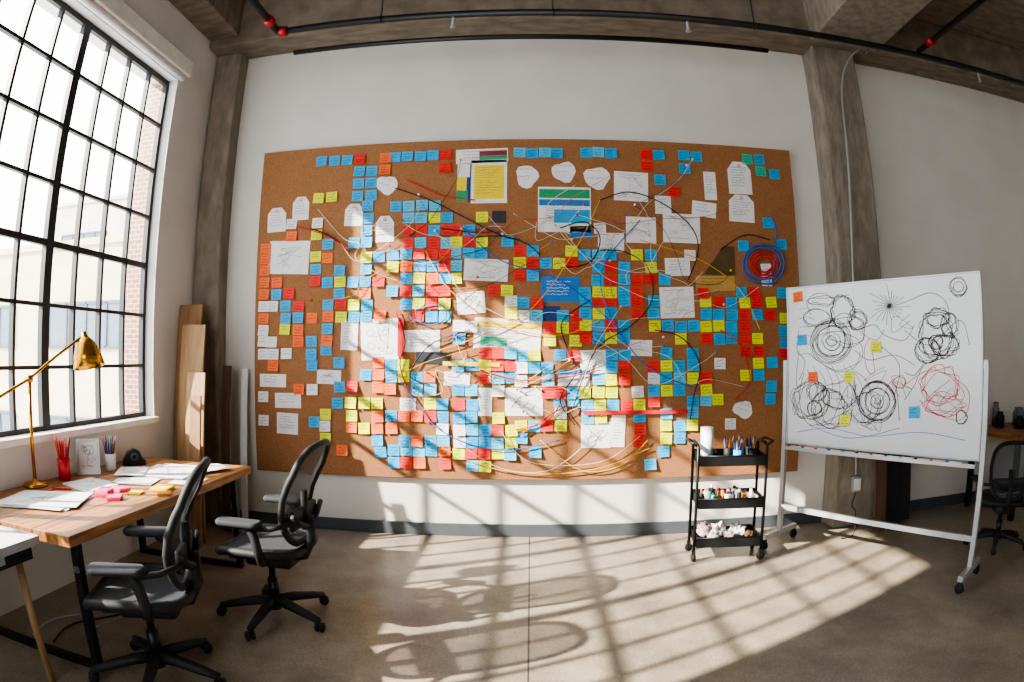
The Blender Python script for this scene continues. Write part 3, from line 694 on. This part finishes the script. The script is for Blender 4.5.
circ(878,401,19,21,5,shrink=.15); circ(878,401,12,13,3); circ(878,401,7,7,1.5); circ(878,401,3,3,1.5); circ(866,408,14,15,2.5,jit=3)
circ(812,400,18,17,4.5,jit=3); circ(830,408,16,18,4,jit=3); circ(818,392,9,9,3,jit=2); circ(845,420,6,6,1); circ(815,408,7,7,3); circ(840,395,18,14,2.6,jit=3)
circ(936,335,16,22,4.5,jit=3.5); circ(945,345,14,11,4.5,jit=3); circ(928,350,12,12,4,jit=2); circ(938,318,11,9,3.5,jit=2); circ(936,342,7,7,3); circ(950,325,8,12,3,jit=2)
circ(959,287,9,10,2.5,shrink=.2,jit=.6); circ(959,287,5,5,1.5,jit=.4); circ(962,417,5,7,3,jit=1)
for i in range(22):
    a=i*2*math.pi/22; q=random.uniform(12,25); stroke([(890,306),(890+q*.5*math.cos(a+.1),306+q*.5*math.sin(a+.1)),(890+q*math.cos(a),306+q*math.sin(a))],1,.0017,3)
stroke([(795,415),(812,375),(828,425),(850,385),(868,425),(893,380),(900,420)]); stroke([(805,372),(800,400),(812,425),(850,410)])
stroke([(905,330),(930,345),(960,320),(970,345)]); stroke([(880,345),(900,365),(895,395)]); stroke([(812,315),(808,300),(830,298),(850,295)])
stroke([(860,330),(875,325),(885,335),(905,340),(915,325)]); stroke([(800,330),(798,350),(806,362),(800,380)]); stroke([(925,362),(915,375),(905,372)],1)
stroke([(855,350),(870,360),(895,355),(915,365)]); stroke([(912,300),(930,293),(945,300),(950,315)]); stroke([(905,400),(915,385),(925,365),(945,358)])
for k in range(9): stroke([(808+k*6,368+random.uniform(-4,4)),(812+k*7,382),(808+k*8,395+random.uniform(-4,4))],1,.0016)
for k in range(6): stroke([(800,310+k*9),(800+random.uniform(5,10),308+k*9),(800+random.uniform(10,16),311+k*9)],random.choice([1,3]),.0016)
for k in range(8):
    bx_,by_=random.uniform(810,955),random.uniform(300,425); stroke([(bx_+random.uniform(-16,16),by_+random.uniform(-14,14)) for _ in range(6)],1,.0014)
circ(940,385,17,17,3.6,2,jit=4); circ(945,405,19,10,2.6,2,jit=4); stroke([(905,385),(930,370),(955,378),(970,395),(960,420),(925,405),(950,380)],2); circ(900,382,6,6,2.5,2); stroke([(920,400),(940,415),(965,395),(940,372),(922,392)],2)
stroke([(870,338),(865,350),(868,370),(875,372),(872,345)],2); stroke([(850,325),(875,340),(885,330)],2)
stroke([(797,432),(830,428),(870,436),(920,432),(965,440)],3); stroke([(810,425),(850,438),(900,428)],3); stroke([(800,350),(797,380),(802,400)],3)
m.build('writing_surface',['wb','wbink','inkr','inkb'],wb)
m=MB(); s=.014
m.box((-HWB-s,-.018,Z0-s),(HWB+s,.018,Z0)); m.box((-HWB-s,-.018,Z1),(HWB+s,.018,Z1+s)); m.box((-HWB-s,-.018,Z0),(-HWB,.018,Z1)); m.box((HWB,-.018,Z0),(HWB+s,.018,Z1)); m.build('frame','alu',wb,bevel=.003)
m=MB(); m.box((-HWB,-.085,Z0-.05),(HWB,-.02,Z0-.035)); m.box((-HWB,-.088,Z0-.05),(HWB,-.082,Z0-.022)); m.build('marker_tray','alu',wb,bevel=.003)
for sx in(-1,1):
    x=sx*(HWB+.035)
    m=MB(); m.box((x-.018,-.02,.12),(x+.018,.02,1.5)); m.box((min(x,sx*HWB),-.012,1.44),(max(x,sx*HWB),.012,1.47)); m.build('leg','alu',wb,bevel=.004)
    m=MB(); m.box((x-.02,-.23,.085),(x+.02,.25,.125)); f=m.build('foot','alu',wb,bevel=.004)
    for yy in(-.21,.23):
        m=MB(); X=Matrix.Translation((x,yy,.035))@Matrix.Rotation(.5+yy*4,4,'Z')@Matrix.Rotation(math.pi/2,4,'X')
        m.lathe([(.006,-.014),(.033,-.014),(.035,0),(.033,.014),(.006,.014)],18,X=X); m.box((x-.014,yy-.016,.035),(x+.014,yy+.016,.086)); m.build('caster','rubber',f)
m=MB(); m.box((-HWB-.03,-.016,.30),(HWB+.03,.016,.34)); m.build('crossbar','alu',wb)
WM=Matrix.Translation((C.x,C.y,0))@Matrix.Rotation(ang,4,'Z')
for i in range(12):
    x=-HWB+.12+i*.12; c=['ink','inkr','inkb','T'][i%4]
    m=MB(); m.tube([(-.06,0,0),(.04,0,0)],.008,8,0); m.tube([(.04,0,0),(.065,0,0)],.009,8,1); m.build('marker',['white',c],loc=WM@Vector((x,-.05,Z0-.026)),rot=(0,0,ang),label='whiteboard marker lying in the whiteboard tray',cat='marker',group='markers in the tray')
for px,py,c in((877,347,'Y'),(850,377,'Y'),(846,420,'Y'),(915,412,'B'),(799,297,'O'),(803,340,'B'),(814,377,'O')):
    lx,lz=WBL(px,py); o=bpy.data.objects.new('sticky_note',random.choice(NM[c])); COL.objects.link(o); o.location=WM@Vector((lx,-.017,lz)); o.rotation_euler=(0,random.uniform(-.1,.1),ang); o.scale=(.85,.85,.85)
    tag(o,cname[c]+' sticky note stuck on the whiteboard','sticky note','sticky notes on the whiteboard')
lean(3.0,3.12,4.5,.92,'darkwood','dark panel leaning on the concrete column',ang=6)
lean(3.15,3.35,4.6,1.0,'black','black portfolio board leaning in shade',ang=7,rz=-5,name='portfolio_board')
lean(3.30,3.55,4.72,.92,'ink','dark canvas board leaning in shade',ang=7,rz=-5,name='portfolio_board')
m=MB(); m.tube(spline([W(856,492,4.68),W(852,505,4.66),(2.78,4.5,.2),(2.75,4.45,.012),(2.6,4.4,.012)],6),.005,6); m.build('cable','rubber',label='black cable hanging from the outlet box',cat='cable',recenter=True)
ft=thing('work_table','wooden-topped table with dark legs standing in the shade','table',(5.22,4.5,0))
MB().box((-.85,-.4,.75),(.85,.4,.81)).build('tabletop','desk',ft,bevel=.004)
for sx in(-1,1):
    for sy in(-1,1): MB().box((sx*.78-.025,sy*.34-.025,0),(sx*.78+.025,sy*.34+.025,.75)).build('leg','blackm',ft)
for x,y,r,h in [(4.6,4.6,.05,.16),(4.75,4.45,.06,.12),(4.68,4.75,.04,.24),(4.95,4.65,.07,.18),(5.1,4.5,.04,.14)]:
    m=MB(); m.lathe([(0,0),(r,0),(r,h*.7),(r*.7,h*.85),(r*.7,h),(r*.6,h),(0,h*.2)],16,cap=False); m.build('jar',random.choice(['glassdark','black','darkwood']),loc=(x,y,.811),label='dark jar on the shaded table',cat='jar')
# ---------------------------------------------------------------- outside
def building(x0,x1,y0,y1,z1,matn,lab,rows,cols,ww):
    R=thing('building',lab,'building',((x0+x1)/2,(y0+y1)/2,-8))
    cx,cy=(x0+x1)/2,(y0+y1)/2
    m=MB(); m.box((x0-cx,y0-cy,0),(x1-cx,y1-cy,z1+8)); m.box((x0-cx-.1,y0-cy-.1,z1+7.8),(x1-cx+.1,y1-cy+.1,z1+8))
    m.build('walls',matn,R)
    for r in range(rows):
        for c in range(cols):
            zz=z1+8-3.2-3.4*r; xx=x0-cx+(x1-x0)*(c+.5)/cols
            m=MB(); m.box((xx-ww,y0-cy-.03,zz),(xx+ww,y0-cy,zz+1.3)); n_=4
            for k in range(n_+1):
                q=-ww+2*ww*k/n_; m.box((xx+q-.03,y0-cy-.07,zz),(xx+q+.03,y0-cy-.03,zz+1.3),1)
            for q in(0,1.3): m.box((xx-ww,y0-cy-.07,zz+q-.04),(xx+ww,y0-cy-.03,zz+q+.04),1)
            m.build('window',['glassdark','frameg'],R)
building(-20.5,-10.2,14,24,4.9,'facade','plain cream stucco building seen through the window',3,2,1.7)
building(-27,-16.5,26,36,10,'facade2','taller pale building behind the cream one',2,2,1.8)
# ---------------------------------------------------------------- light
w=bpy.data.worlds.new('sky'); bpy.context.scene.world=w; w.use_nodes=True; nt=w.node_tree
bg=nt.nodes['Background']; bg.inputs['Color'].default_value=(.94,.97,1,1); bg.inputs['Strength'].default_value=7.6
sd=bpy.data.lights.new('sun','SUN'); sd.energy=27; sd.angle=.013; sd.color=(1,.92,.80)
so=bpy.data.objects.new('sun',sd); COL.objects.link(so); d=Vector((1,.47,-.63)); so.rotation_euler=d.to_track_quat('-Z','Y').to_euler(); so.location=(-8,-2,8)
try: bpy.context.scene.view_settings.look='AgX - Medium High Contrast'
except Exception as e: print(e)
# ---------------------------------------------------------------- camera
cam=bpy.data.cameras.new('camera'); co=bpy.data.objects.new('camera',cam); COL.objects.link(co); co.location=(0,0,EH); co.rotation_euler=(math.pi/2+PITCH,0,YAW)
cam.sensor_width=36; cam.sensor_height=36*682/1024; cam.lens=36*F/1024; cam.clip_start=.05
cam.type='PANO'
def setp(k,v):
    for tgt in (getattr(cam,'cycles',None),cam):
        try: setattr(tgt,k,v)
        except Exception as e: pass
setp('panorama_type','FISHEYE_LENS_POLYNOMIAL'); setp('fisheye_fov',math.radians(170))
setp('fisheye_polynomial_k0',0.0); setp('fisheye_polynomial_k1',-(1024/36)/F)
for k in(2,3,4): setp('fisheye_polynomial_k%d'%k,0.0)
bpy.context.scene.camera=co
